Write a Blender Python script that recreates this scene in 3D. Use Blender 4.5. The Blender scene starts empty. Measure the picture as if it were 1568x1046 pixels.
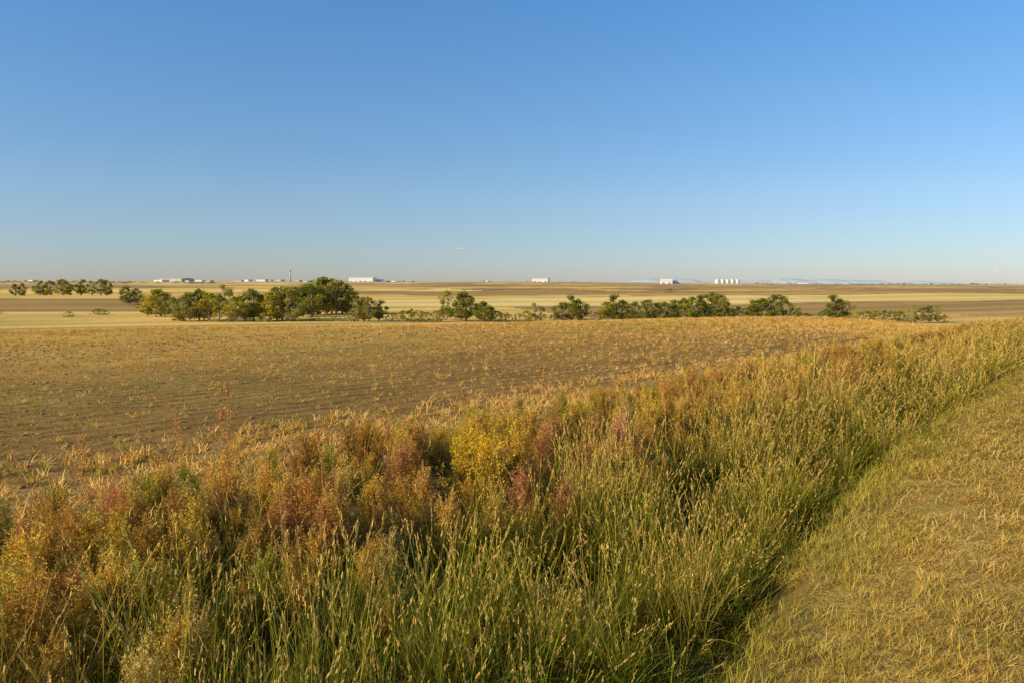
import bpy, math, random
import numpy as np
from mathutils import Vector, noise as mn
rng=np.random.default_rng(7); random.seed(7)
S=bpy.context.scene
S.view_settings.view_transform='Standard'; S.view_settings.look='None'; S.view_settings.exposure=0
CAMZ=2.2
# ------------------------------------------------------------------ terrain
EY=np.array([-400,-60,0,1.8,4.6,7.25,11,20.5,46,120,600.]); EX=np.array([-230,-33,-1.0,0,1.53,3.0,5.6,13.2,34,95,490.])
def kf(y): return .78*(1+.38*np.clip((y-12)/40,0,1))
def sdist(x,y): return (np.interp(y,EY,EX)-x)*kf(y)
def wob(x,y,l,p=0.):
    return np.sin(x/l+1.7*np.sin(y/l*0.63+p)+p)*np.cos(y/l*0.9+1.3*np.sin(x/l*0.5+p*2))
def plain(x,y):
    r=np.hypot(x,y)
    z=np.interp(r,[0,450,1000,2000,3500,5000,8000,42000],[-14,-14,-10.5,-4,9,14,-10,-80.])
    z=z-0.008*np.maximum(x,0)*np.clip(r/3500,0,1)*(r<9000)
    a=np.clip((r-250)/600,0,1)
    z=z+a*(1.9*wob(x,y,170,.4)+1.3*wob(x,y,75,2.)) + np.clip((r-1500)/2500,0,1)*2*wob(x,y,600,3.3)
    return z
def height(x,y):
    x=np.asarray(x,float); y=np.asarray(y,float)
    s=sdist(x,y)
    z=np.interp(s,[-30,-4,-1,0,.4,1.2,2.5,4,6,9],[-.2,.05,0,-.1,-.5,-.52,-.25,-.1,-.15,-.35])
    z=z-0.016*np.clip(s-9,0,350)
    w=np.clip((s-12)/30,0,1)
    dropf=0.0005*np.maximum(y-50,0)**2; drops=0.0009*np.maximum(y-30,0)**2
    z=z-np.minimum(w*dropf+(1-w)*drops,60)
    z=z+0.03*wob(x,y,.9)+0.02*wob(x,y,.35,1.)+.12*wob(x,y,14,.5)*np.clip(np.hypot(x,y)/30,0,1)
    p=plain(x,y)
    k=1.5
    m=np.maximum(z,p)
    return m+np.log(np.exp(np.clip((z-m)/k,-30,0))+np.exp(np.clip((p-m)/k,-30,0)))*k*1.0
def hz(x,y): return float(height(np.array([x]),np.array([y]))[0])

# ------------------------------------------------------------------ materials
def new_mat(name):
    m=bpy.data.materials.new(name); m.use_nodes=True; nt=m.node_tree; nt.nodes.clear()
    o=nt.nodes.new('ShaderNodeOutputMaterial'); return m,nt,o
def L(nt,a,b): nt.links.new(a,b)
def math_n(nt,op,a,b=None,c=None,clamp=False):
    n=nt.nodes.new('ShaderNodeMath'); n.operation=op; n.use_clamp=clamp
    for i,v in enumerate((a,b,c)):
        if v is None: continue
        if isinstance(v,bpy.types.NodeSocket): L(nt,v,n.inputs[i])
        else: n.inputs[i].default_value=v
    return n.outputs[0]
def mix_c(nt,f,a,b,mode='MIX'):
    n=nt.nodes.new('ShaderNodeMix'); n.data_type='RGBA'; n.blend_type=mode
    for s,v in ((n.inputs[0],f),(n.inputs[6],a),(n.inputs[7],b)):
        if isinstance(v,bpy.types.NodeSocket): L(nt,v,s)
        elif isinstance(v,(int,float)): s.default_value=v
        else: s.default_value=(*v,1)
    return n.outputs[2]
def noise_n(nt,vec,scale,detail=4,rough=.6):
    n=nt.nodes.new('ShaderNodeTexNoise'); n.inputs['Scale'].default_value=scale; n.inputs['Detail'].default_value=detail; n.inputs['Roughness'].default_value=rough
    L(nt,vec,n.inputs['Vector']); return n.outputs['Fac']
def ramp(nt,v,lo,hi):
    n=nt.nodes.new('ShaderNodeMapRange'); L(nt,v,n.inputs[0]); n.inputs[1].default_value=lo; n.inputs[2].default_value=hi; return n.outputs[0]
def simple_mat(name,col,rough=.8,var=.15,scale=.1):
    m,nt,o=new_mat(name); b=nt.nodes.new('ShaderNodeBsdfPrincipled'); b.inputs['Roughness'].default_value=rough
    g=nt.nodes.new('ShaderNodeNewGeometry'); f=noise_n(nt,g.outputs['Position'],scale)
    c=mix_c(nt,f,tuple(x*(1-var) for x in col),tuple(min(1,x*(1+var)) for x in col)); L(nt,c,b.inputs['Base Color'])
    L(nt,b.outputs[0],o.inputs[0]); return m
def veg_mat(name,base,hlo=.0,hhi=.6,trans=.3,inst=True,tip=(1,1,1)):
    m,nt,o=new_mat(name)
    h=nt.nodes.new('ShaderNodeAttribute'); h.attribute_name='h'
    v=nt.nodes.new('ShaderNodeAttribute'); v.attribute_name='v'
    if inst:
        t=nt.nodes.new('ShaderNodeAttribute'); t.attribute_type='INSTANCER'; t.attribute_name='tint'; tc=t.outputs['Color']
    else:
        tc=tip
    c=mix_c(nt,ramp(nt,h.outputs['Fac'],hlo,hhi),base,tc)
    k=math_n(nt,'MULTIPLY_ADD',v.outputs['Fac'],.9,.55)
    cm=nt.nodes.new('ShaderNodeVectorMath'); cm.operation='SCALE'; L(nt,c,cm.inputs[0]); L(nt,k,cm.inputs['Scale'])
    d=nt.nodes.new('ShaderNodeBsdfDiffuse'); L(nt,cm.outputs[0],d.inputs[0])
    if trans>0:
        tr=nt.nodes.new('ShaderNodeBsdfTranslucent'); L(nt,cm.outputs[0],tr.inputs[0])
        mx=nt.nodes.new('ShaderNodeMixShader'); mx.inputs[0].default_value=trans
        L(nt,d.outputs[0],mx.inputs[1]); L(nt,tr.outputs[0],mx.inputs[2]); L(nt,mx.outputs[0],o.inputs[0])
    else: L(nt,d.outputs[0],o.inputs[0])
    return m

# ground
def ground_mat():
    m,nt,o=new_mat('ground_soil_and_grass')
    a=nt.nodes.new('ShaderNodeAttribute'); a.attribute_name='gcol'
    sa=nt.nodes.new('ShaderNodeAttribute'); sa.attribute_name='sd'
    ra=nt.nodes.new('ShaderNodeAttribute'); ra.attribute_name='rowamp'
    g=nt.nodes.new('ShaderNodeNewGeometry'); P=g.outputs['Position']
    n1=noise_n(nt,P,.35,6,.65); n2=noise_n(nt,P,4,5,.65); n3=noise_n(nt,P,26,4,.7); n0=noise_n(nt,P,.012,4,.6)
    nr=noise_n(nt,P,.8,5,.7)
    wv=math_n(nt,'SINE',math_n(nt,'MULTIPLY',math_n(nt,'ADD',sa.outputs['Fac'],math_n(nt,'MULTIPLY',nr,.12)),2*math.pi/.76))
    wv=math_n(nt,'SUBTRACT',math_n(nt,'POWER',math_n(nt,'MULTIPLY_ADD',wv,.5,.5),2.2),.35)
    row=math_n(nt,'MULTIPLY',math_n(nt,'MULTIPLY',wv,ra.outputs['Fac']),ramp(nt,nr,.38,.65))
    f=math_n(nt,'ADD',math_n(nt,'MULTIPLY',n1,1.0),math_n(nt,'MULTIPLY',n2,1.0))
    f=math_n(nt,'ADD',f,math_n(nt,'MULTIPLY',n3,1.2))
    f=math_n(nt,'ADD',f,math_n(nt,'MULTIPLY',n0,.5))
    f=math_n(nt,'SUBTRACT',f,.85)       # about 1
    f=math_n(nt,'MULTIPLY_ADD',row,-.5,f)  # furrow shade painted as darker soil along the rows
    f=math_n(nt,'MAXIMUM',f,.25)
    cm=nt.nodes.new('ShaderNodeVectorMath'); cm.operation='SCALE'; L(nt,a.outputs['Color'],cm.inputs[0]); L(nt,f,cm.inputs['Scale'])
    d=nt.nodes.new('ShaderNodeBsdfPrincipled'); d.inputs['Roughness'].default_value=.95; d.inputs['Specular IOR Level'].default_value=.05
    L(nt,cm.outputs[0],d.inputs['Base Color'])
    bh=math_n(nt,'ADD',math_n(nt,'MULTIPLY',n2,.12),math_n(nt,'MULTIPLY',n3,.045))
    bh=math_n(nt,'MULTIPLY_ADD',row,-.022,bh)
    b=nt.nodes.new('ShaderNodeBump'); b.inputs['Strength'].default_value=.85; b.inputs['Distance'].default_value=1.0
    L(nt,bh,b.inputs['Height']); L(nt,b.outputs[0],d.inputs['Normal']); L(nt,d.outputs[0],o.inputs[0])
    return m

def build_ground():
    ang=np.radians(np.concatenate([np.arange(-48,48,.1),np.arange(48,312,2.)]))
    rad=np.exp(np.linspace(math.log(.6),math.log(42000),430))
    A,R=np.meshgrid(ang,rad)
    X=(R*np.sin(A)).ravel(); Y=(R*np.cos(A)).ravel()
    X=np.append(X,0); Y=np.append(Y,0)
    Z=height(X,Y); r=np.hypot(X,Y); s=sdist(X,Y)
    na,nr=len(ang),len(rad)
    i=np.arange(nr-1)[:,None]*na; j=np.arange(na)[None,:]; j2=(j+1)%na
    F=np.stack([i+j,i+j2,i+na+j2,i+na+j],-1).reshape(-1,4)
    c=len(X)-1
    T=np.stack([np.full(na,c),(np.arange(na)+1)%na,np.arange(na)],-1)
    me=bpy.data.meshes.new('ground')
    me.from_pydata(np.stack([X,Y,Z],1).tolist(),[],F[:,::-1].tolist()+T[:,::-1].tolist())
    # colours
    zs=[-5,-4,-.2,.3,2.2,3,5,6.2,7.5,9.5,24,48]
    cs=np.array([(.42,.34,.24),(.54,.33,.09),(.48,.31,.07),(.06,.06,.015),(.07,.055,.018),(.13,.08,.03),(.22,.13,.045),(.40,.25,.08),(.44,.28,.085),(.33,.185,.05),(.40,.225,.055),(.74,.43,.085)])  # near-black ditch entries paint in the shade lying there
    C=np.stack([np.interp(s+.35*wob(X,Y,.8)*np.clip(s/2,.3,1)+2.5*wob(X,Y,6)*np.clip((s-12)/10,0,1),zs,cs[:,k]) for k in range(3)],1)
    b=np.clip(np.sin(s/7.+.6*wob(X,Y,25))*.5+.5,0,1)*np.clip((s-20)/20,0,1)*.4
    C=C*(1-b[:,None])+np.array([.48,.28,.075])*b[:,None]
    gr=np.clip(wob(X,Y,5,2.2)+.3*wob(X,Y,1.7),0,1)*np.clip((s-10)/8,0,1)*np.clip((60-s)/30,0,1)*.25
    C=C*(1-gr[:,None])+np.array([.30,.25,.06])*gr[:,None]
    # far plain parcels
    th=.38; U=X*math.cos(th)+Y*math.sin(th)+40*wob(X,Y,300); V=-X*math.sin(th)+Y*math.cos(th)+30*wob(X,Y,260,2)
    V2=V+60*wob(X,Y,420,1.)
    cu=np.floor(U/520.+.31*np.floor(V2/170.)); cv=np.floor(V2/170.)
    hsh=np.modf(np.abs(np.sin(cu*127.1+cv*311.7)*43758.5453))[0]
    pal=np.array([(.88,.55,.13),(.78,.47,.12),(.92,.63,.20),(.46,.27,.085),(.84,.53,.13),(.36,.22,.08),(.90,.60,.17),(.60,.36,.11)])
    PC=pal[(hsh*len(pal)).astype(int)]
    strip=(np.sin(V2/13.+hsh*9)*.12+np.sin(V2/5.1+hsh*5)*.08)*(r<2500)
    PC=PC*(1+strip[:,None])
    gr=np.clip(wob(X,Y,60,1.2)*.8+.35*wob(X,Y,17,4.)+.1,0,1)*np.clip(1-np.abs(r-320)/220,0,1)
    PC=PC*(1-gr[:,None])+np.array([.40,.30,.08])*gr[:,None]
    ln=np.exp(-(np.abs(V2-np.round(V2/170.)*170.)/6)**2)*.75*(r<3000)   # weedy field boundaries
    PC=PC*(1-ln[:,None])+np.array([.22,.17,.06])*ln[:,None]
    w=np.clip((r-150)/60,0,1)
    C=C*(1-w[:,None])+PC*w[:,None]
    hzf=np.clip((r-1800)/5000,0,.4)[:,None]  # distance haze blended into the ground colour
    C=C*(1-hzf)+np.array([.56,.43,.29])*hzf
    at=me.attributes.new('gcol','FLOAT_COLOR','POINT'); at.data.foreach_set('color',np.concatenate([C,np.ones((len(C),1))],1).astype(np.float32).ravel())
    at=me.attributes.new('sd','FLOAT','POINT'); at.data.foreach_set('value',s.astype(np.float32))
    ra=np.clip((s-8.0)/1.5,0,1)*np.clip((75-r)/55,0,1)
    at=me.attributes.new('rowamp','FLOAT','POINT'); at.data.foreach_set('value',ra.astype(np.float32))
    me.polygons.foreach_set('use_smooth',[True]*len(me.polygons))
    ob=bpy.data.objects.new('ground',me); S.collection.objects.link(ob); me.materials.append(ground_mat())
build_ground()

# ------------------------------------------------------------------ mesh builder
class MB:
    def __init__(s): s.v=[];s.f=[];s.h=[];s.c=[];s.mi=[]
    def quadstrip(s,pts,wid,side,H,vv,mi=0):
        n=len(s.v)
        for p,w in zip(pts,wid):
            s.v.append(tuple(p-side*w)); s.v.append(tuple(p+side*w))
            hh=max(0,p[2]/H); s.h+= [hh,hh]; s.c+=[vv,vv]
        for i in range(len(pts)-1):
            a=n+2*i; s.f.append((a,a+1,a+3,a+2)); s.mi.append(mi)
    def quads(s,cen,a,b,h,c,mi=0):
        n=len(s.v); V=np.stack([cen-a-b,cen+a-b,cen+a+b,cen-a+b],1).reshape(-1,3)
        s.v+=V.tolist(); k=len(cen)
        s.f+=(np.arange(k*4).reshape(-1,4)+n).tolist(); s.mi+=[mi]*k
        s.h+=np.repeat(h,4).tolist(); s.c+=np.repeat(c,4).tolist()
    def tube(s,pts,rad,sides=6,mi=0,h=.1,c=.5):
        pts=[np.array(p,float) for p in pts]; n=len(s.v)
        for i,p in enumerate(pts):
            d=pts[min(i+1,len(pts)-1)]-pts[max(i-1,0)]; d/=np.linalg.norm(d)+1e-9
            u=np.cross(d,[0.3,1,.1]); u/=np.linalg.norm(u); w=np.cross(d,u)
            for k in range(sides):
                a=2*math.pi*k/sides; s.v.append(tuple(p+rad[i]*(math.cos(a)*u+math.sin(a)*w))); s.h.append(h); s.c.append(c)
        for i in range(len(pts)-1):
            for k in range(sides):
                a=n+i*sides+k; b=n+i*sides+(k+1)%sides
                s.f.append((a,b,b+sides,a+sides)); s.mi.append(mi)
    def mesh(s,name,mats):
        me=bpy.data.meshes.new(name); me.from_pydata(s.v,[],s.f)
        for nm,d in (('h',s.h),('v',s.c)):
            at=me.attributes.new(nm,'FLOAT','POINT'); at.data.foreach_set('value',np.array(d,np.float32))
        for m in mats: me.materials.append(m)
        me.polygons.foreach_set('material_index',s.mi); return me
def rdir(n):
    v=rng.normal(size=(n,3)); return v/np.linalg.norm(v,axis=1)[:,None]
def blade(mb,base,az,lean,curve,length,w,H,segs=4,taper=True,mi=0):
    p=np.array(base,float); d0=np.array([math.cos(az),math.sin(az),0]); ang=lean; pts=[p.copy()]
    for i in range(segs):
        p=p+(d0*math.sin(ang)+np.array([0,0,1])*math.cos(ang))*length/segs; pts.append(p.copy()); ang+=curve/segs
    sa=az+math.pi/2+rng.uniform(-.9,.9); side=np.array([math.cos(sa),math.sin(sa),0])
    wd=[w*(1-.9*(i/segs)**1.3) if taper else w*.8 for i in range(segs+1)]
    mb.quadstrip(pts,wd,side,H,rng.uniform(.1,.9),mi); return pts

def hidden_coll(name,meshes):
    c=bpy.data.collections.new(name)
    for i,me in enumerate(meshes):
        ob=bpy.data.objects.new(f'{name}_{i}',me); c.objects.link(ob)
    return c
def scatter(name,P,scl,rot,tint,coll):
    n=len(P); me=bpy.data.meshes.new(name); me.from_pydata(P.tolist(),[],[])
    def at(nm,ty,f,d): a=me.attributes.new(nm,ty,'POINT'); a.data.foreach_set(f,np.asarray(d).ravel())
    at('scl','FLOAT_VECTOR','vector',scl.astype(np.float32)); at('rot','FLOAT_VECTOR','vector',rot.astype(np.float32))
    at('tint','FLOAT_COLOR','color',np.concatenate([tint,np.ones((n,1))],1).astype(np.float32))
    at('idx','INT','value',rng.integers(0,len(coll.objects),n).astype(np.int32))
    ob=bpy.data.objects.new(name,me); S.collection.objects.link(ob)
    ng=bpy.data.node_groups.new(name+'_gn','GeometryNodeTree')
    ng.interface.new_socket('Geometry',in_out='INPUT',socket_type='NodeSocketGeometry'); ng.interface.new_socket('Geometry',in_out='OUTPUT',socket_type='NodeSocketGeometry')
    N=ng.nodes; gi=N.new('NodeGroupInput'); go=N.new('NodeGroupOutput'); ip=N.new('GeometryNodeInstanceOnPoints'); ci=N.new('GeometryNodeCollectionInfo')
    ci.inputs['Collection'].default_value=coll; ci.inputs['Separate Children'].default_value=True; ci.inputs['Reset Children'].default_value=True
    ip.inputs['Pick Instance'].default_value=True
    def na(nm,ty):
        a=N.new('GeometryNodeInputNamedAttribute'); a.data_type=ty; a.inputs['Name'].default_value=nm; return a.outputs['Attribute']
    l=ng.links; l.new(gi.outputs[0],ip.inputs['Points']); l.new(ci.outputs[0],ip.inputs['Instance'])
    l.new(na('idx','INT'),ip.inputs['Instance Index']); l.new(na('rot','FLOAT_VECTOR'),ip.inputs['Rotation']); l.new(na('scl','FLOAT_VECTOR'),ip.inputs['Scale'])
    l.new(ip.outputs[0],go.inputs[0])
    md=ob.modifiers.new('scatter','NODES'); md.node_group=ng; return ob

def sample(n,smin,smax,ymin,ymax,power=1.0,dref=8.,lim=.85):
    """random points in the roadside strip; density falls off with distance as (dref/r)^power"""
    Y=rng.uniform(ymin,ymax,n); s=rng.uniform(smin,smax,n)
    X=np.interp(Y,EY,EX)-s/kf(Y)
    r=np.hypot(X,Y)
    keep=(rng.uniform(size=len(X))<np.minimum(1,(dref/np.maximum(r,.1)))**power)&(np.abs(X)<lim*Y+1.)&(r>1.6)
    return X[keep],Y[keep],s[keep],r[keep]
def pick(cols,probs,n,jit=.15):
    cols=np.array(cols); i=rng.choice(len(cols),n,p=np.array(probs)/sum(probs))
    c=cols[i]*(1+rng.uniform(-jit,jit,(n,1))); return c

# ---------------- tall grass
M_tall=veg_mat('tall_grass_blades',(.09,.10,.008),.05,.8,.25)  # dark green base also paints the shadow between clumps
M_head=veg_mat('seed_heads',(.70,.44,.12),0.,.01,.0,False,(.70,.44,.12))
def tall_clump(nh,nb=15):
    mb=MB()
    for i in range(nb):
        a=rng.uniform(0,6.28); rr=rng.uniform(0,.07); b=(rr*math.cos(a),rr*math.sin(a),0)
        blade(mb,b,rng.uniform(0,6.28),rng.uniform(.02,.36),rng.uniform(.1,1.6),rng.uniform(.3,.85),rng.uniform(.0025,.0055),1.0,5)
    for i in range(nh):
        a=rng.uniform(0,6.28); rr=rng.uniform(0,.08); b=(rr*math.cos(a),rr*math.sin(a),0)
        pts=blade(mb,b,rng.uniform(0,6.28),rng.uniform(0,.2),rng.uniform(.05,.35),rng.uniform(.8,1.3),.0019,1.0,5,False)
        p=pts[-1]; d=pts[-1]-pts[-2]; d/=np.linalg.norm(d)
        k=12; u=rng.uniform(-.15,.01,k)[:,None]
        cen=p+d*u+rng.normal(size=(k,3))*.0035
        aa=d[None]*.015+rng.normal(size=(k,3))*.002; bb=rdir(k)*.0023
        mb.quads(cen,aa,bb,np.full(k,1.),rng.uniform(.1,.9,k),1)
    return mb.mesh('tall_grass_clump',[M_tall,M_head])
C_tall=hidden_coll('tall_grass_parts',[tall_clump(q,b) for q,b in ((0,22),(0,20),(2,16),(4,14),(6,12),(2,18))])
X1,Y1,s1,r1=sample(18000,.42,3.0,0.6,40,1.0,9); X2,Y2,s2,r2=sample(5000,.45,3.0,40,110,.3,40)
X3,Y3,s3,r3=sample(3000,3.0,6.0,0.6,60,.8,9)
X=np.r_[X1,X2,X3];Y=np.r_[Y1,Y2,Y3];s=np.r_[s1,s2,s3];r=np.r_[r1,r2,r3]
patch=wob(X,Y,1.3,.7)*.5+wob(X,Y,.5,2)*.5; p2=wob(X,Y,.8,6.)
keep=rng.uniform(size=len(X))<np.clip(.42+.85*wob(X,Y,.33,3.1)+.3*patch,.03,1)
X,Y,s,r,patch,p2=[a[keep] for a in (X,Y,s,r,patch,p2)]; n=len(X)
hh=np.interp(s,[.4,.8,1.8,3,6],[.5,.7,.9,.72,.42])*(1+.24*patch+.22*p2)*rng.uniform(.5,1.2,n)*np.clip(1.15-r/150,.6,1)
wd=np.clip(r/9,1,2.8)*rng.uniform(.8,1.4,n)
tg=pick([(.80,.50,.09),(.84,.56,.15),(.40,.39,.025),(.56,.45,.04),(.66,.36,.08)],[2.8,2.3,2.5,2.8,1.2],n)
gf=np.clip(.58-patch*.9+.3*(s<1.1),0,1)*np.clip(1.35-r/13,.03,1)
gf=gf[:,None]*.85
tg=tg*(1-gf)+np.array([.34,.37,.02])*gf
P=np.stack([X,Y,height(X,Y)-.02],1)
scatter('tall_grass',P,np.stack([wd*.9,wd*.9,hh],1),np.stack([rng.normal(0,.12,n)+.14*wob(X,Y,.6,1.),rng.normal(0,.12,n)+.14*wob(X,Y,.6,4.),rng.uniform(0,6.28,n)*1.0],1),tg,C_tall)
print('tall',n)

# ---------------- low green grass of the ditch and mown shoulder
M_short=veg_mat('short_grass_blades',(.38,.25,.05),.0,.6,.15)
def short_clump(nb,sp,lmin,lmax,w):
    mb=MB()
    for i in range(nb):
        a=rng.uniform(0,6.28); rr=sp*math.sqrt(rng.uniform(0,1)); b=(rr*math.cos(a),rr*math.sin(a),-.005)
        blade(mb,b,rng.uniform(0,6.28),rng.uniform(.1,1.1),rng.uniform(.2,1.4),rng.uniform(lmin,lmax),w*rng.uniform(.6,1.3),lmax*.7,3)
    return mb.mesh('short_grass_clump',[M_short])
C_short=hidden_coll('short_grass_parts',[short_clump(24,.11,.045,.11,.0024) for _ in range(5)])
X,Y,s,r=sample(36000,-3.5,.55,0.4,30,1.1,6)
n=len(X); patch=wob(X,Y,.7,.2)*.4+wob(X,Y,.27,1.)*.4+wob(X,Y,.11,3.)*.3
keep=(rng.uniform(size=n)<np.clip(.62+.9*patch,.05,1)*np.interp(s,[.1,.35],[1,.4])); X,Y,s,r,patch=[a[keep] for a in (X,Y,s,r,patch)]; n=len(X)
tg=pick([(.92,.55,.11),(.94,.66,.22),(.74,.47,.07),(.72,.38,.09),(.54,.46,.05)],[3,3,2,1.5,.8],n)
gf=np.clip(np.interp(s,[-1.8,-.6,-.1,.4,.9],[.0,.08,.55,.9,.95])+.25*patch,0,1)[:,None]
tg=tg*(1-gf)+np.array([.38,.39,.035])*gf
hh=np.interp(s,[-4,-.6,.1,.9],[.7,.75,1.1,2.0])*rng.uniform(.5,1.6,n); wd=np.clip(r/6,1,2.5)
scatter('mown_grass',np.stack([X,Y,height(X,Y)],1),np.stack([wd,wd,hh],1),np.stack([rng.normal(0,.12,n),rng.normal(0,.12,n),rng.uniform(0,6.28,n)],1),tg,C_short)
print('short',n)

# ---------------- kochia weeds
M_weed=veg_mat('kochia_foliage',(.30,.20,.04),.0,.65,.25)
def kochia(seed):
    mb=MB(); H=1.0
    mb.tube([(0,0,0),(.01,.0,.4),(.0,.02,.85)],[.006,.005,.002],4,0,.0,.3)
    nbr=58; spread=rng.uniform(.8,1.15)
    for i in range(nbr):
        u=rng.uniform(.02,.78); a=rng.uniform(0,6.28); el=rng.uniform(.25,.95)*(1.25-u*.7)*spread
        ln=rng.uniform(.25,.46)*(1.25-u*.75)
        pts=blade(mb,(0,0,u*.85),a,el,-rng.uniform(.1,.8),ln,.0023,H,5,True)
        pts=np.array(pts)
        for q in range(4+1):
            if q==4: bp=pts
            else:
                j=rng.integers(1,4); bp=np.array(blade(mb,pts[j],a+rng.uniform(-1.4,1.4),rng.uniform(.2,.9),-.3,ln*rng.uniform(.25,.5),.0014,H,3,True))
            k=10 if q<4 else 15
            t=rng.uniform(0.15,1,k)*(len(bp)-1); i0=np.minimum(t.astype(int),len(bp)-2); ff=(t-i0)[:,None]
            cen=bp[i0]*(1-ff)+bp[i0+1]*ff+rng.normal(size=(k,3))*.008
            d=rdir(k)*.6+np.array([0,0,.5]); d/=np.linalg.norm(d,axis=1)[:,None]
            b=np.cross(d,rdir(k)); b/=np.linalg.norm(b,axis=1)[:,None]+1e-6
            mb.quads(cen,d*rng.uniform(.005,.012,(k,1)),b*.003,np.clip(cen[:,2]+rng.uniform(-.35,.15,k),0,1),rng.uniform(.0,1,k))
    return mb.mesh('kochia_plant',[M_weed])
C_weed=hidden_coll('kochia_parts',[kochia(i) for i in range(6)])
Xa,Ya,sa_,ra_=sample(5000,2.1,5.4,0.8,45,.7,9); Xb,Yb,sb_,rb_=sample(1500,1.8,6.2,45,110,.2,40)
X=np.r_[Xa,Xb];Y=np.r_[Ya,Yb];s=np.r_[sa_,sb_];r=np.r_[ra_,rb_]
patch=wob(X,Y,1.7,3.)
keep=rng.uniform(size=len(X))<np.clip(.62+.45*patch,.15,1)*np.interp(s,[1.8,2.3,2.9,4.6,6.2],[.12,.4,1,.95,.2]); X,Y,s,r=[a[keep] for a in (X,Y,s,r)]; n=len(X)
cl=wob(X,Y,1.1,5.)+rng.normal(0,.4,n)
bands=[(-9,(.62,.27,.10)),(-.95,(.66,.34,.08)),(-.5,(.76,.44,.08)),(-.05,(.80,.54,.08)),(.35,(.46,.40,.045)),(.75,(.78,.56,.16))]
tg=np.zeros((n,3))
for lo,c in bands: tg[cl>lo]=c
fm=np.clip((r-18)/20,0,.7)[:,None]; tg=tg*(1-fm)+np.array([.66,.42,.10])*fm
tg*=rng.uniform(.7,1.12,(n,1))
hh=rng.uniform(.4,.95,n)*np.interp(s,[2,3.5,5,6.2],[.85,1.,.85,.6])*np.clip(1.15-r/150,.6,1); wd=hh*rng.uniform(.85,1.3,n)*np.clip(r/25,1,1.8)
# feature bushes (world positions)
feat=[(-.30,7.9,1.15,1.4,(.84,.56,.05)),(-.62,8.3,1.05,1.35,(.82,.56,.05)),(.02,8.5,1.05,1.2,(.82,.51,.06)),(.2,7.4,.95,.9,(.62,.24,.11)),(.42,7.6,.85,.8,(.62,.27,.11)),(1.15,9.2,1.1,1.,(.72,.36,.16)),(1.45,9.6,1.1,.95,(.70,.37,.16)),(-2.6,7.2,.85,.95,(.76,.42,.08)),(-3.1,6.2,.8,.95,(.70,.33,.08)),(-3.5,5.6,.75,.95,(.66,.27,.10)),(-2.0,6.9,.75,.95,(.78,.47,.08)),(-1.3,6.9,.8,.95,(.80,.51,.07)),(4.6,13.3,1.1,1.1,(.52,.28,.09)),(5.2,14.2,1.1,1.1,(.68,.38,.10)),(-2.9,5.0,.65,.9,(.66,.29,.10)),(-2.3,4.9,.65,.9,(.72,.38,.09)),(3.6,12.5,1.05,1.2,(.78,.48,.08)),(-.2,7.0,.8,.85,(.70,.44,.09)),(-.9,7.3,.8,.95,(.74,.44,.09)),(6.4,16.,1.15,1.2,(.70,.39,.09)),(7.5,17.5,1.15,1.2,(.60,.33,.09))]
fx=np.array([(a,b) for a,b,*_ in feat]); 
X=np.r_[X,fx[:,0]];Y=np.r_[Y,fx[:,1]];hh=np.r_[hh,[f[2] for f in feat]];wd=np.r_[wd,[f[3] for f in feat]];tg=np.r_[tg,np.array([f[4] for f in feat])];n=len(X)
scatter('kochia_weeds',np.stack([X,Y,height(X,Y)-.02],1),np.stack([wd,wd,hh],1),np.stack([rng.normal(0,.14,n),rng.normal(0,.14,n),rng.uniform(0,6.28,n)],1),tg,C_weed)
print('weeds',n)

# curly dock stalks
M_dock=veg_mat('dock_seed',(.62,.31,.09),0,.5,.1,False,(.70,.34,.10))
def dock(x,y,H):
    mb=MB(); top=np.array([rng.uniform(-.1,.1),.02,H])
    mb.tube([(0,0,0),top*np.array([.3,.3,.5]),top],[.006,.005,.002],5,0,1.,.5)
    for i in range(9):
        u=rng.uniform(.45,.98); b=np.array([top[0]*u*.8,.01,H*u]); a=rng.uniform(0,6.28)
        pts=np.array(blade(mb,b,a,.45,-.3,rng.uniform(.12,.28)*(1.4-u),.002,H,3))
        k=26; t=rng.uniform(0,2.99,k); i0=t.astype(int); ff=(t-i0)[:,None]
        cen=pts[i0]*(1-ff)+pts[i0+1]*ff+rng.normal(size=(k,3))*.005
        mb.quads(cen,rdir(k)*.006,rdir(k)*.006,np.ones(k),rng.uniform(0,1,k))
    me=mb.mesh('dock_stalk',[M_dock])
    ob=bpy.data.objects.new('curly_dock_stalk',me); ob.location=(x,y,hz(x,y)-.02); S.collection.objects.link(ob)
for q in [(-2.62,7.2,1.4),(-2.72,7.35,1.15),(-3.6,8.6,1.0),(-1.9,7.9,1.0),(2.2,11.2,1.15),(-4.2,7.6,.9)]: dock(*q)

# ---------------- crushed straw / stubble
M_straw=veg_mat('corn_stubble_straw',(.38,.23,.07),.0,.35,.15)
def stubble(nb,sp,lmax,w):
    mb=MB()
    for i in range(nb):
        a=rng.uniform(0,6.28); rr=sp*rng.uniform(0,1); b=(rr*math.cos(a),rr*math.sin(a),0)
        blade(mb,b,rng.uniform(0,6.28),rng.uniform(.1,1.35),rng.uniform(-.4,1.8),rng.uniform(.4,1)*lmax,w*rng.uniform(.5,1.4),lmax*.6,4)
    for i in range(2):
        a=rng.uniform(0,6.28); t=rng.uniform(.1,.8); 
        b=np.array((rng.uniform(-sp,sp)*.4,rng.uniform(-sp,sp)*.4,0)); e=b+lmax*.7*np.array([math.cos(a)*math.sin(t),math.sin(a)*math.sin(t),math.cos(t)])
        mb.tube([b,e],[w*.9,w*.8],5,0,1.,.6)
    return mb.mesh('stubble_tuft',[M_straw])
C_stub=hidden_coll('stubble_parts',[stubble(15,.09,.24,.006) for _ in range(6)])
X,Y,s,r=sample(20000,4.6,10.5,1,70,1.,13)
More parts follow.
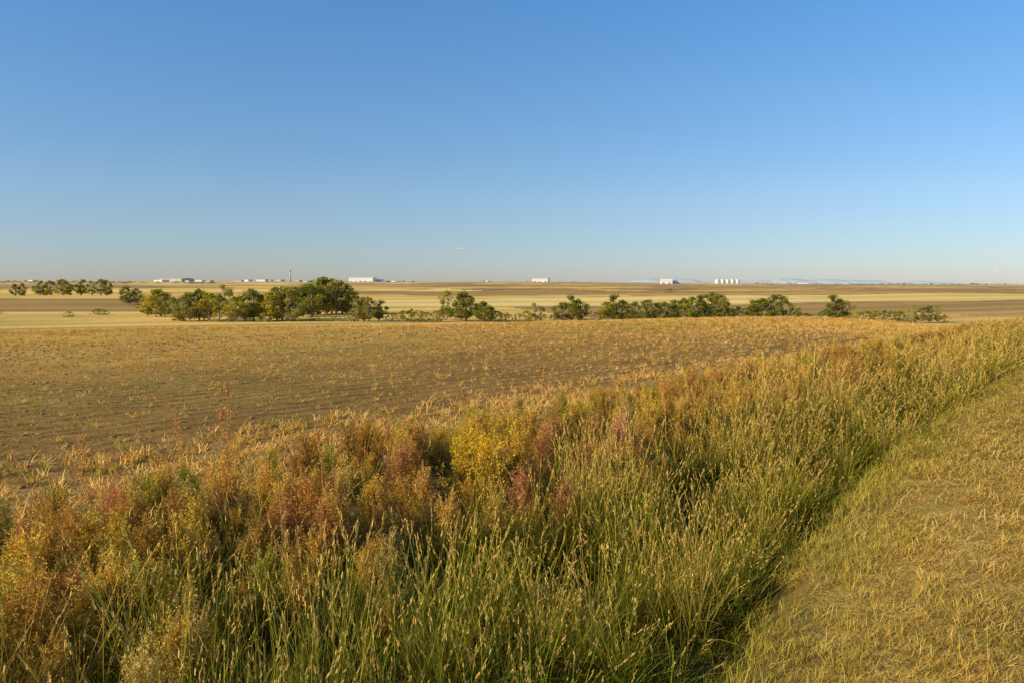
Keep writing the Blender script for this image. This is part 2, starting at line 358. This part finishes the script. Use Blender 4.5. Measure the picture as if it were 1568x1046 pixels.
keep=rng.uniform(size=len(X))<np.interp(s,[4.6,6,8.3,10.5],[.5,.95,.75,.25])*np.clip(.68+.7*wob(X,Y,1.2),.1,1); X,Y,s,r=[a[keep] for a in (X,Y,s,r)]
n1=len(X)
rows=[];
srow=np.arange(9.3,170,.76)
for sr in srow:
    step=.11*max(1,sr/25)
    yy=np.arange(1,200,step); yy=yy+rng.uniform(-.1,.1,len(yy))*step*4
    ss=sr+rng.normal(0,.09*max(1,sr/40),len(yy)); xx=np.interp(yy,EY,EX)-ss/kf(yy)
    rr=np.hypot(xx,yy); pk=(np.abs(xx)<.8*yy+1)&(rr<170)
    dens=np.clip(.72+.35*wob(xx,yy,3.,1)+.3*wob(xx,yy,9.,4),.18,1)*np.clip(18/rr,.0,1)**.3
    dens=dens*np.interp(ss,[10,14,30,60],[.95,.9,.95,1.])
    pk&=rng.uniform(size=len(yy))<dens
    rows.append(np.stack([xx[pk],yy[pk],ss[pk],rr[pk]],1))
Rr=np.concatenate(rows)
X=np.r_[X,Rr[:,0]];Y=np.r_[Y,Rr[:,1]];s=np.r_[s,Rr[:,2]];r=np.r_[r,Rr[:,3]]; n=len(X)
tg=pick([(.80,.47,.12),(.90,.61,.21),(.62,.34,.09),(.86,.50,.10)],[3,2,2.2,2],n)
g=(rng.uniform(size=n)<np.clip(.14+.3*wob(X,Y,5,2.2),.03,.4))&(s>8); tg[g]=np.array([.42,.37,.05])
sc=rng.uniform(.4,1.35,n)*np.where(np.arange(n)<n1,1.0,.72)*np.clip(r/35,1,1.7)
scatter('corn_stubble',np.stack([X,Y,height(X,Y)-.01],1),np.stack([sc*1.2,sc*1.2,sc*.9],1),np.stack([rng.normal(0,.15,n),rng.normal(0,.15,n),rng.uniform(0,6.28,n)],1),tg,C_stub)
print('stubble',n,n1)

# ---------------- soil clods
M_clod=simple_mat('soil_clod',(.33,.19,.06),.95,.3,9)
import bmesh
cm=[]
for i in range(4):
    bm=bmesh.new(); bmesh.ops.create_icosphere(bm,subdivisions=2,radius=1)
    for v in bm.verts:
        k=.75+.55*mn.noise(v.co*1.3+Vector((i*7,3,1)))+.25*mn.noise(v.co*3.1+Vector((i,9,2)))
        v.co*=k; v.co.z*=.7
    me=bpy.data.meshes.new('clod'); bm.to_mesh(me); bm.free(); me.materials.append(M_clod); cm.append(me)
C_clod=hidden_coll('clod_parts',cm)
X,Y,s,r=sample(120000,7.8,60,2,75,.8,18)
lump=rng.uniform(size=len(X))<np.clip(.4+.6*np.sin(2*math.pi*s/.76+2),.03,1)
X,Y,s,r=[a[lump] for a in (X,Y,s,r)]; n=len(X)
sc=rng.exponential(.015,n)+.012; sc=np.minimum(sc,.06)*np.clip(r/30,1,1.6)
scatter('soil_clods',np.stack([X,Y,height(X,Y)],1),np.stack([sc*1.3,sc,sc],1),np.stack([rng.normal(0,.3,n),rng.normal(0,.3,n),rng.uniform(0,6.28,n)],1),np.ones((n,3)),C_clod)
print('clods',n)

# ------------------------------------------------------------------ trees
M_bark=simple_mat('cottonwood_bark',(.34,.27,.18),.9,.3,2)
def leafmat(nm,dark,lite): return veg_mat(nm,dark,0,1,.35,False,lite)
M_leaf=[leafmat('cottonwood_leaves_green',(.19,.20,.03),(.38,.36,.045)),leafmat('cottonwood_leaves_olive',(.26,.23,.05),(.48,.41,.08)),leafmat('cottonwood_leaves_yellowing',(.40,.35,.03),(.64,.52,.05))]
def tree(H,W,leaf,dens=1.,ncl=22,bare=.0,low=.05):
    mb=MB(); lean=rng.uniform(-.06,.06,2)*H
    th=H*rng.uniform(.45,.6)
    mb.tube([(0,0,-.3),(lean[0]*.3,lean[1]*.3,th*.35),(lean[0]*.7,lean[1]*.7,th*.7),(lean[0],lean[1],th)],[H*.035,H*.028,H*.02,H*.012],7,0)
    for i in range(ncl):
        a=rng.uniform(0,6.28); u=rng.uniform(0,1)
        zc=H*(low+.12+(.84-low)*u); prof=math.sin(math.pi*min(.97,.22+.76*u))**.7
        rad=W/2*prof*math.sqrt(rng.uniform(.02,.95))
        c=np.array([lean[0]+rad*math.cos(a),lean[1]+rad*math.sin(a),min(zc,H*.97)])
        z0=min(th*.98,max(H*.1,c[2]-rad*.9-H*.08)); t=z0/th
        b=np.array([lean[0]*t,lean[1]*t,z0]); mid=(b+c)/2+np.array([rad*.15*math.cos(a),rad*.15*math.sin(a),-.02*H])
        mb.tube([b,mid,c],[H*.012,H*.008,H*.003],5,0)
        if rng.uniform()<bare: continue
        cr=H*rng.uniform(.05,.135); k=int(100*dens)
        d=rdir(k); rr=cr*rng.uniform(.25,1.3,(k,1))**.7; e=d*rr*np.array([1.1,1.1,.9])
        cen=c+e; sz=H*rng.uniform(.008,.021,(k,1))
        A=rdir(k); B=np.cross(A,rdir(k)); B/=np.linalg.norm(B,axis=1)[:,None]+1e-6
        tone=rng.uniform(.1,.9)
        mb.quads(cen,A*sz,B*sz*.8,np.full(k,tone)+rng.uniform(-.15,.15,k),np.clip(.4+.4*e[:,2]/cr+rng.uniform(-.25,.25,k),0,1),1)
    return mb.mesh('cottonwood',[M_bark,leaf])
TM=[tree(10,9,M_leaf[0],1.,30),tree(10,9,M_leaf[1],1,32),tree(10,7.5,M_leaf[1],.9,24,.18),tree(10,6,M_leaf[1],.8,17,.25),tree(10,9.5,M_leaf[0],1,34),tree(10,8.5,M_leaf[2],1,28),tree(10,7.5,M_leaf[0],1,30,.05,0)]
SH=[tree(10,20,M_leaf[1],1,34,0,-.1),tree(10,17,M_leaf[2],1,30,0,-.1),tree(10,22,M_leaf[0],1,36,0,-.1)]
def put(kind,px,y,h,me):
    x=(px-784)/1220*y
    ob=bpy.data.objects.new(kind,me); k=h/10
    ob.location=(x,y,hz(x,y)-.1); ob.scale=(k*rng.uniform(.85,1.2),k*rng.uniform(.85,1.2),k); ob.rotation_euler=(0,0,rng.uniform(0,6.28)); S.collection.objects.link(ob)
T=[(25,760,12,4),(36,790,13,6),(62,760,15,0),(72,800,14,6),(80,780,15,2),(97,750,16,1),(104,800,15,6),(125,760,16,0),(142,790,15,3),(155,750,16,1),(164,770,15,6),(198,560,14,0),(188,580,11,2),(210,570,12,1),
(238,400,14,5),(246,410,14,6),(252,395,13,1),(226,410,11,5),(268,420,10,2),(280,350,11,6),(290,345,13,1),(305,350,14,4),(312,360,13,6),(320,345,12.5,5),(345,520,16,3),(352,500,13,2),(335,370,12,2),(375,345,12.5,0),(360,340,11,5),(388,350,14,2),(382,370,14,6),(400,352,12,1),(424,350,15,4),(432,360,15,6),(440,345,15.5,1),(414,345,13,5),(450,370,15,6),(456,400,16,0),(470,420,17.5,1),(478,400,16,6),(485,430,16,4),(500,440,20.5,4),(508,445,19.5,6),(515,430,19,1),(524,440,18.5,6),(530,435,17,0),(540,430,13,2),(548,345,10,2),(565,345,11,1),(557,350,10.5,6),(580,350,9.5,0),
(683,360,13.5,3),(679,365,10,3),(706,350,13.5,0),(714,352,12,1),(742,345,9,4),(735,350,8,5),(752,345,7.5,0),(820,340,8.5,3),(829,345,7,2),(862,345,9,1),(875,345,12,0),(886,348,10,4),(848,345,7,2),(928,345,9,5),(940,345,12.5,0),(951,348,10,1),(962,345,8.5,3),(970,345,9,2),(990,345,10,1),(998,350,10,3),(1008,345,9,0),(1020,345,9,2),(1032,350,10,1),(1046,345,10.5,4),(1060,342,11,6),(1074,345,12.5,0),(1088,350,13,4),(1102,345,12.5,1),(1110,345,9,0),(1130,345,7,2),(1152,345,10,0),(1164,345,10.5,4),(1182,345,12,6),(1196,345,12,2),(1207,340,10.5,0),(1277,345,12.5,0),(1286,348,10.5,1),(1299,345,9.5,3),(1399,335,8,3),(1412,335,7,2),(1424,335,8,1),(1437,335,7.5,3)]
for px,y,h,m in T: put('cottonwood_tree',px,y,h,TM[m])
SB=[(105,400,3,0),(150,430,3.5,2),(160,430,3,0),(480,350,3.5,1),(497,345,3.5,0),(515,345,3,1),(600,345,4,2),(618,345,5,1),(630,345,5.5,2),(643,345,5,1),(655,345,4.5,0),(668,345,5,1),(765,345,4.5,0),(775,345,4,2),(795,345,4,0),(805,345,5,1),(905,345,5,0),(918,345,5,1),(980,345,5,0),(1122,345,5,1),(1136,345,5,0),(1145,345,5,2),(1222,345,4.5,0),(1235,345,4,1),(1245,340,4,0),(1262,345,5,2),(1312,340,5,1),(1325,340,5.5,0),(1340,340,6,1),(1352,340,5.5,2),(1365,340,5.5,0),(1378,340,5.5,1),(1388,340,5,0),(1448,335,3.5,1),(1025,1000,7,2),(0,430,2,0),(330,340,4,1),(350,340,4,0),(405,340,4,1),(275,350,4,0),(450,345,4,0),(535,345,4,0)]
for px,y,h,m in SB: put('willow_shrub',px,y,h,SH[m])
# distant tree line (one instanced mass)
C_dt=hidden_coll('distant_tree_parts',SH)
tt=np.r_[rng.uniform(-.643,-.37,150),rng.uniform(-.2,-.12,25),rng.uniform(0,.1,20),rng.uniform(.3,.66,110)]
yy=np.where(tt<-.3,rng.uniform(2600,3000,len(tt)),rng.uniform(3200,3900,len(tt))); X=tt*yy; n=len(X); sc=rng.uniform(.25,.75,n)
scatter('distant_tree_line',np.stack([X,yy,height(X,yy)-1],1),np.stack([sc*1.4,sc*1.4,sc],1),np.stack([np.zeros(n),np.zeros(n),rng.uniform(0,6.28,n)],1),np.ones((n,3)),C_dt)

# ------------------------------------------------------------------ distant airport
M_white=simple_mat('white_metal_cladding',(.82,.80,.78),.6,.04,.02); M_grey=simple_mat('grey_roofing',(.42,.43,.45),.7,.1,.05); M_dark=simple_mat('dark_openings',(.24,.26,.28),.3,.1,.1); M_conc=simple_mat('concrete',(.55,.50,.45),.8,.1,.05)
def add_box(bm,x0,x1,y0,y1,z0,z1,mi):
    vs=[bm.verts.new(p) for p in [(x0,y0,z0),(x1,y0,z0),(x1,y1,z0),(x0,y1,z0),(x0,y0,z1),(x1,y0,z1),(x1,y1,z1),(x0,y1,z1)]]
    for q in [(0,3,2,1),(4,5,6,7),(0,1,5,4),(1,2,6,5),(2,3,7,6),(3,0,4,7)]:
        f=bm.faces.new([vs[i] for i in q]); f.material_index=mi
def fin(bm,name,parent,mats):
    me=bpy.data.meshes.new(name); bm.to_mesh(me); bm.free()
    for m in mats: me.materials.append(m)
    ob=bpy.data.objects.new(name,me); ob.parent=parent; S.collection.objects.link(ob); return ob
def empty(name,px,y,rz=0):
    x=(px-784)/1220*y; e=bpy.data.objects.new(name,None); e.location=(x,y,hz(x,y)-1); e.rotation_euler=(0,0,rz); S.collection.objects.link(e); return e
def building(name,px,y,w,h,dpt=40,gable=True,rz=0.1,ndoor=4,wm=None):
    e=empty(name,px,y,rz-.25); wm=wm or M_white
    bm=bmesh.new(); add_box(bm,-w/2,w/2,0,dpt,0,h,0); fin(bm,'walls',e,[wm])
    bm=bmesh.new(); o=1.0
    if gable:
        r=h*.14; pts=[(-w/2-o,-o,h+.02),(w/2+o,-o,h+.02),(w/2+o,dpt+o,h+.02),(-w/2-o,dpt+o,h+.02),(-w/2-o,dpt/2,h+r),(w/2+o,dpt/2,h+r)]
        v=[bm.verts.new(p) for p in pts]
        for q in [(0,1,5,4),(2,3,4,5),(0,4,3),(1,2,5),(0,3,2,1)]: bm.faces.new([v[i] for i in q])
    else: add_box(bm,-w/2-o,w/2+o,-o,dpt+o,h+.02,h+1.,0)
    fin(bm,'roof',e,[M_grey if not gable else wm])
    bm=bmesh.new(); sp=w/ndoor
    for i in range(ndoor): add_box(bm,-w/2+sp*(i+.3),-w/2+sp*(i+.7),-.3,-.02,0,h*.28,0)
    fin(bm,'doors',e,[M_dark])
    bm=bmesh.new(); add_box(bm,-w/2+w*.05,w/2-w*.05,-.25,-.02,h*.68,h*.71,0); fin(bm,'windows',e,[M_grey])
    return e
Y0=3600; k=Y0/1220
building('airport_hangar',553,Y0,38*k,21,60,True,.1,5); building('airport_hangar',578,Y0+60,12*k,13,40,False,.1,2)
building('airport_hangar',827,Y0,24*k,19,50,False,.05,3); building('cargo_building',1020,Y0-200,17*k,24,60,False,.1,2); building('cargo_building',1034,Y0-150,12*k,14,50,False,.1,2)
building('airport_terminal',262,Y0,42*k,16,80,True,-.1,8,M_conc); building('airport_terminal',243,Y0-100,14*k,12,50,False,0,3)
for px,w,h in [(590,8,8),(603,10,7),(616,4,8),(628,6,5),(305,10,9),(320,7,7),(365,12,8),(378,7,10),(400,14,11),(412,8,9),(427,9,7),(455,9,8),(468,7,6),(287,8,7),(48,9,7),(36,5,5),(110,7,5),(738,6,7),(745,5,5),(1165,14,6),(1185,10,5),(1228,16,7),(1272,10,6),(1296,12,6)]:
    building('airport_building',px,Y0+rng.uniform(-150,200),w*k,h,30,bool(rng.integers(0,2)),rng.uniform(-.2,.2),max(2,w//4),M_white if rng.uniform()<.4 else M_conc)
def cyl(bm,r0,r1,z0,z1,n=20,mi=0,cx=0,cy=0):
    a=[bm.verts.new((cx+r0*math.cos(6.2832*i/n),cy+r0*math.sin(6.2832*i/n),z0)) for i in range(n)]
    b=[bm.verts.new((cx+r1*math.cos(6.2832*i/n),cy+r1*math.sin(6.2832*i/n),z1)) for i in range(n)]
    for i in range(n):
        f=bm.faces.new([a[i],a[(i+1)%n],b[(i+1)%n],b[i]]); f.material_index=mi; f.smooth=True
    f=bm.faces.new(b); f.material_index=mi; f=bm.faces.new(a[::-1]); f.material_index=mi
def tower(px,y,H,r):
    e=empty('control_tower',px,y)
    bm=bmesh.new(); cyl(bm,r*1.25,r*.8,0,H*.80); fin(bm,'shaft',e,[M_conc])
    bm=bmesh.new(); cyl(bm,r*.8,r*1.5,H*.80,H*.86); fin(bm,'collar',e,[M_conc])
    bm=bmesh.new(); cyl(bm,r*1.3,r*1.6,H*.861,H*.93); fin(bm,'cab_glazing',e,[M_dark])
    bm=bmesh.new(); cyl(bm,r*1.7,r*1.4,H*.931,H*.96); fin(bm,'roof',e,[M_conc])
    bm=bmesh.new(); cyl(bm,.7,.3,H*.961,H*1.04,8); fin(bm,'antenna',e,[M_conc])
tower(445.5,Y0,56,3.2); tower(400,Y0+50,22,1.9)
for i in range(5):
    e=empty('storage_tank',1098+i*7.6,Y0-300)
    bm=bmesh.new(); cyl(bm,9.4,9.4,0,18,28); fin(bm,'shell',e,[M_white])
    bm=bmesh.new(); cyl(bm,9.6,1,18.02,20,28); fin(bm,'roof',e,[M_white])
    bm=bmesh.new(); add_box(bm,-.5,.5,-10.4,-9.6,0,18,0); fin(bm,'ladder',e,[M_grey])
# airliners
def plane(px,py,y,Ln,hd):
    e=bpy.data.objects.new('airliner',None); e.location=((px-784)/1220*y,y,CAMZ-(py-435)/1220*y); e.rotation_euler=(0,0,hd); S.collection.objects.link(e)
    mb=MB(); R=Ln*.055
    mb.tube([(-Ln/2,0,R*.5),(-Ln*.3,0,.1*R),(-Ln*.1,0,0),(Ln*.35,0,0),(Ln*.46,0,-.1*R),(Ln*.5,0,-.2*R)],[R*.15,R*.8,R,R,R*.65,R*.1],12)
    for sg in (1,-1):
        n=len(mb.v); mb.v+=[(Ln*.12,sg*R,-R*.4),(-Ln*.08,sg*R,-R*.4),(-Ln*.16,sg*Ln*.48,R*.6),(-Ln*.10,sg*Ln*.48,R*.6)]; mb.h+=[0]*4; mb.c+=[0]*4; mb.f.append((n,n+1,n+2,n+3)); mb.mi.append(0)
        n=len(mb.v); mb.v+=[(-Ln*.38,sg*R*.3,R*.5),(-Ln*.47,sg*R*.3,R*.5),(-Ln*.5,sg*Ln*.17,R*.8),(-Ln*.46,sg*Ln*.17,R*.8)]; mb.h+=[0]*4; mb.c+=[0]*4; mb.f.append((n,n+1,n+2,n+3)); mb.mi.append(0)
        mb.tube([(Ln*.1,sg*Ln*.17,-R*1.1),(-Ln*.0,sg*Ln*.17,-R*1.1)],[R*.45,R*.35],8)
    n=len(mb.v); mb.v+=[(-Ln*.34,0,R*.9),(-Ln*.46,0,R*.8),(-Ln*.52,0,R*3.4),(-Ln*.46,0,R*3.4)]; mb.h+=[0]*4; mb.c+=[0]*4; mb.f.append((n,n+1,n+2,n+3)); mb.mi.append(0)
    ob=bpy.data.objects.new('airframe',mb.mesh('airframe',[M_white])); ob.parent=e; S.collection.objects.link(ob)
plane(706,382,4300,36,-.15); plane(1528,414,4000,34,-.3); plane(665,398,8000,30,.5)
# mountains
def mountains():
    xs=np.linspace(-2000,22000,500); V=[];F=[]
    for i,x in enumerate(xs):
        t=x/28000.
        e=np.interp(t,[-.07,.0,.12,.18,.3,.36,.45,.52,.6,.8],[0,90,190,260,200,290,240,200,120,50])
        h=e+36*mn.fractal(Vector((x/900.,.3,0)),1.,2.,5)*2-115
        V+=[(x,28000,-300),(x,28600,h*.6-60),(x,29400,h),(x,31000,-300)]
    for i in range(len(xs)-1):
        for q in range(3): a=i*4+q; F.append((a,a+4,a+5,a+1))
    me=bpy.data.meshes.new('mountains'); me.from_pydata(V,[],F); me.materials.append(simple_mat('hazy_blue_mountain',(.56,.61,.61),1,.01,.001))  # pale blue base colour stands in for atmospheric haze
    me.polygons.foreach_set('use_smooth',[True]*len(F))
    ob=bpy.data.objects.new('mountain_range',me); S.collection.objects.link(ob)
mountains()
# ------------------------------------------------------------------ light, sky, camera
EL=math.radians(25); sd=Vector((-.91,-.41,0)).normalized(); AZ=math.atan2(sd.x,sd.y)
W=bpy.data.worlds.new('World'); S.world=W; W.use_nodes=True; nt=W.node_tree; bg=nt.nodes['Background']
sky=nt.nodes.new('ShaderNodeTexSky'); sky.sky_type='NISHITA'; sky.sun_disc=False; sky.sun_elevation=EL; sky.sun_rotation=AZ%(2*math.pi)
sky.altitude=1600; sky.air_density=1.0; sky.dust_density=.8; sky.ozone_density=1.5
tc=nt.nodes.new('ShaderNodeTexCoord'); sx=nt.nodes.new('ShaderNodeSeparateXYZ'); L(nt,tc.outputs['Generated'],sx.inputs[0])
cr=nt.nodes.new('ShaderNodeValToRGB'); L(nt,sx.outputs['Z'],cr.inputs[0])
stops=[(0,(.72,.73,.90)),(.05,(.79,.86,1.01)),(.105,(.87,1.0,1.13)),(.23,(.84,1.20,1.42)),(.36,(.76,1.34,1.75))]
e=cr.color_ramp.elements
e[0].position=0; e[1].position=.36
for p,c in stops[1:-1]: e.new(p)
for el,(p,c) in zip(e,stops): el.position=p; el.color=(c[0]/1.8,c[1]/1.8,c[2]/1.8,1)
mul=mix_c(nt,1.,sky.outputs[0],cr.outputs[0],'MULTIPLY')
nt.links.new(mul,bg.inputs[0]); bg.inputs[1].default_value=.13*1.8*.82
sl=bpy.data.lights.new('sun','SUN'); sl.energy=5; sl.angle=math.radians(.5); sl.color=(1,.84,.54)
so=bpy.data.objects.new('sun',sl); S.collection.objects.link(so)
d=Vector((sd.x*math.cos(EL),sd.y*math.cos(EL),math.sin(EL))); so.rotation_euler=d.to_track_quat('Z','Y').to_euler(); so.location=(-20,-20,30)
cam=bpy.data.cameras.new('camera'); cam.lens=28; cam.sensor_width=36; cam.clip_start=.05; cam.clip_end=60000
co=bpy.data.objects.new('camera',cam); co.location=(0,0,CAMZ); co.rotation_euler=(math.radians(90-4.13),0,0); S.collection.objects.link(co); S.camera=co
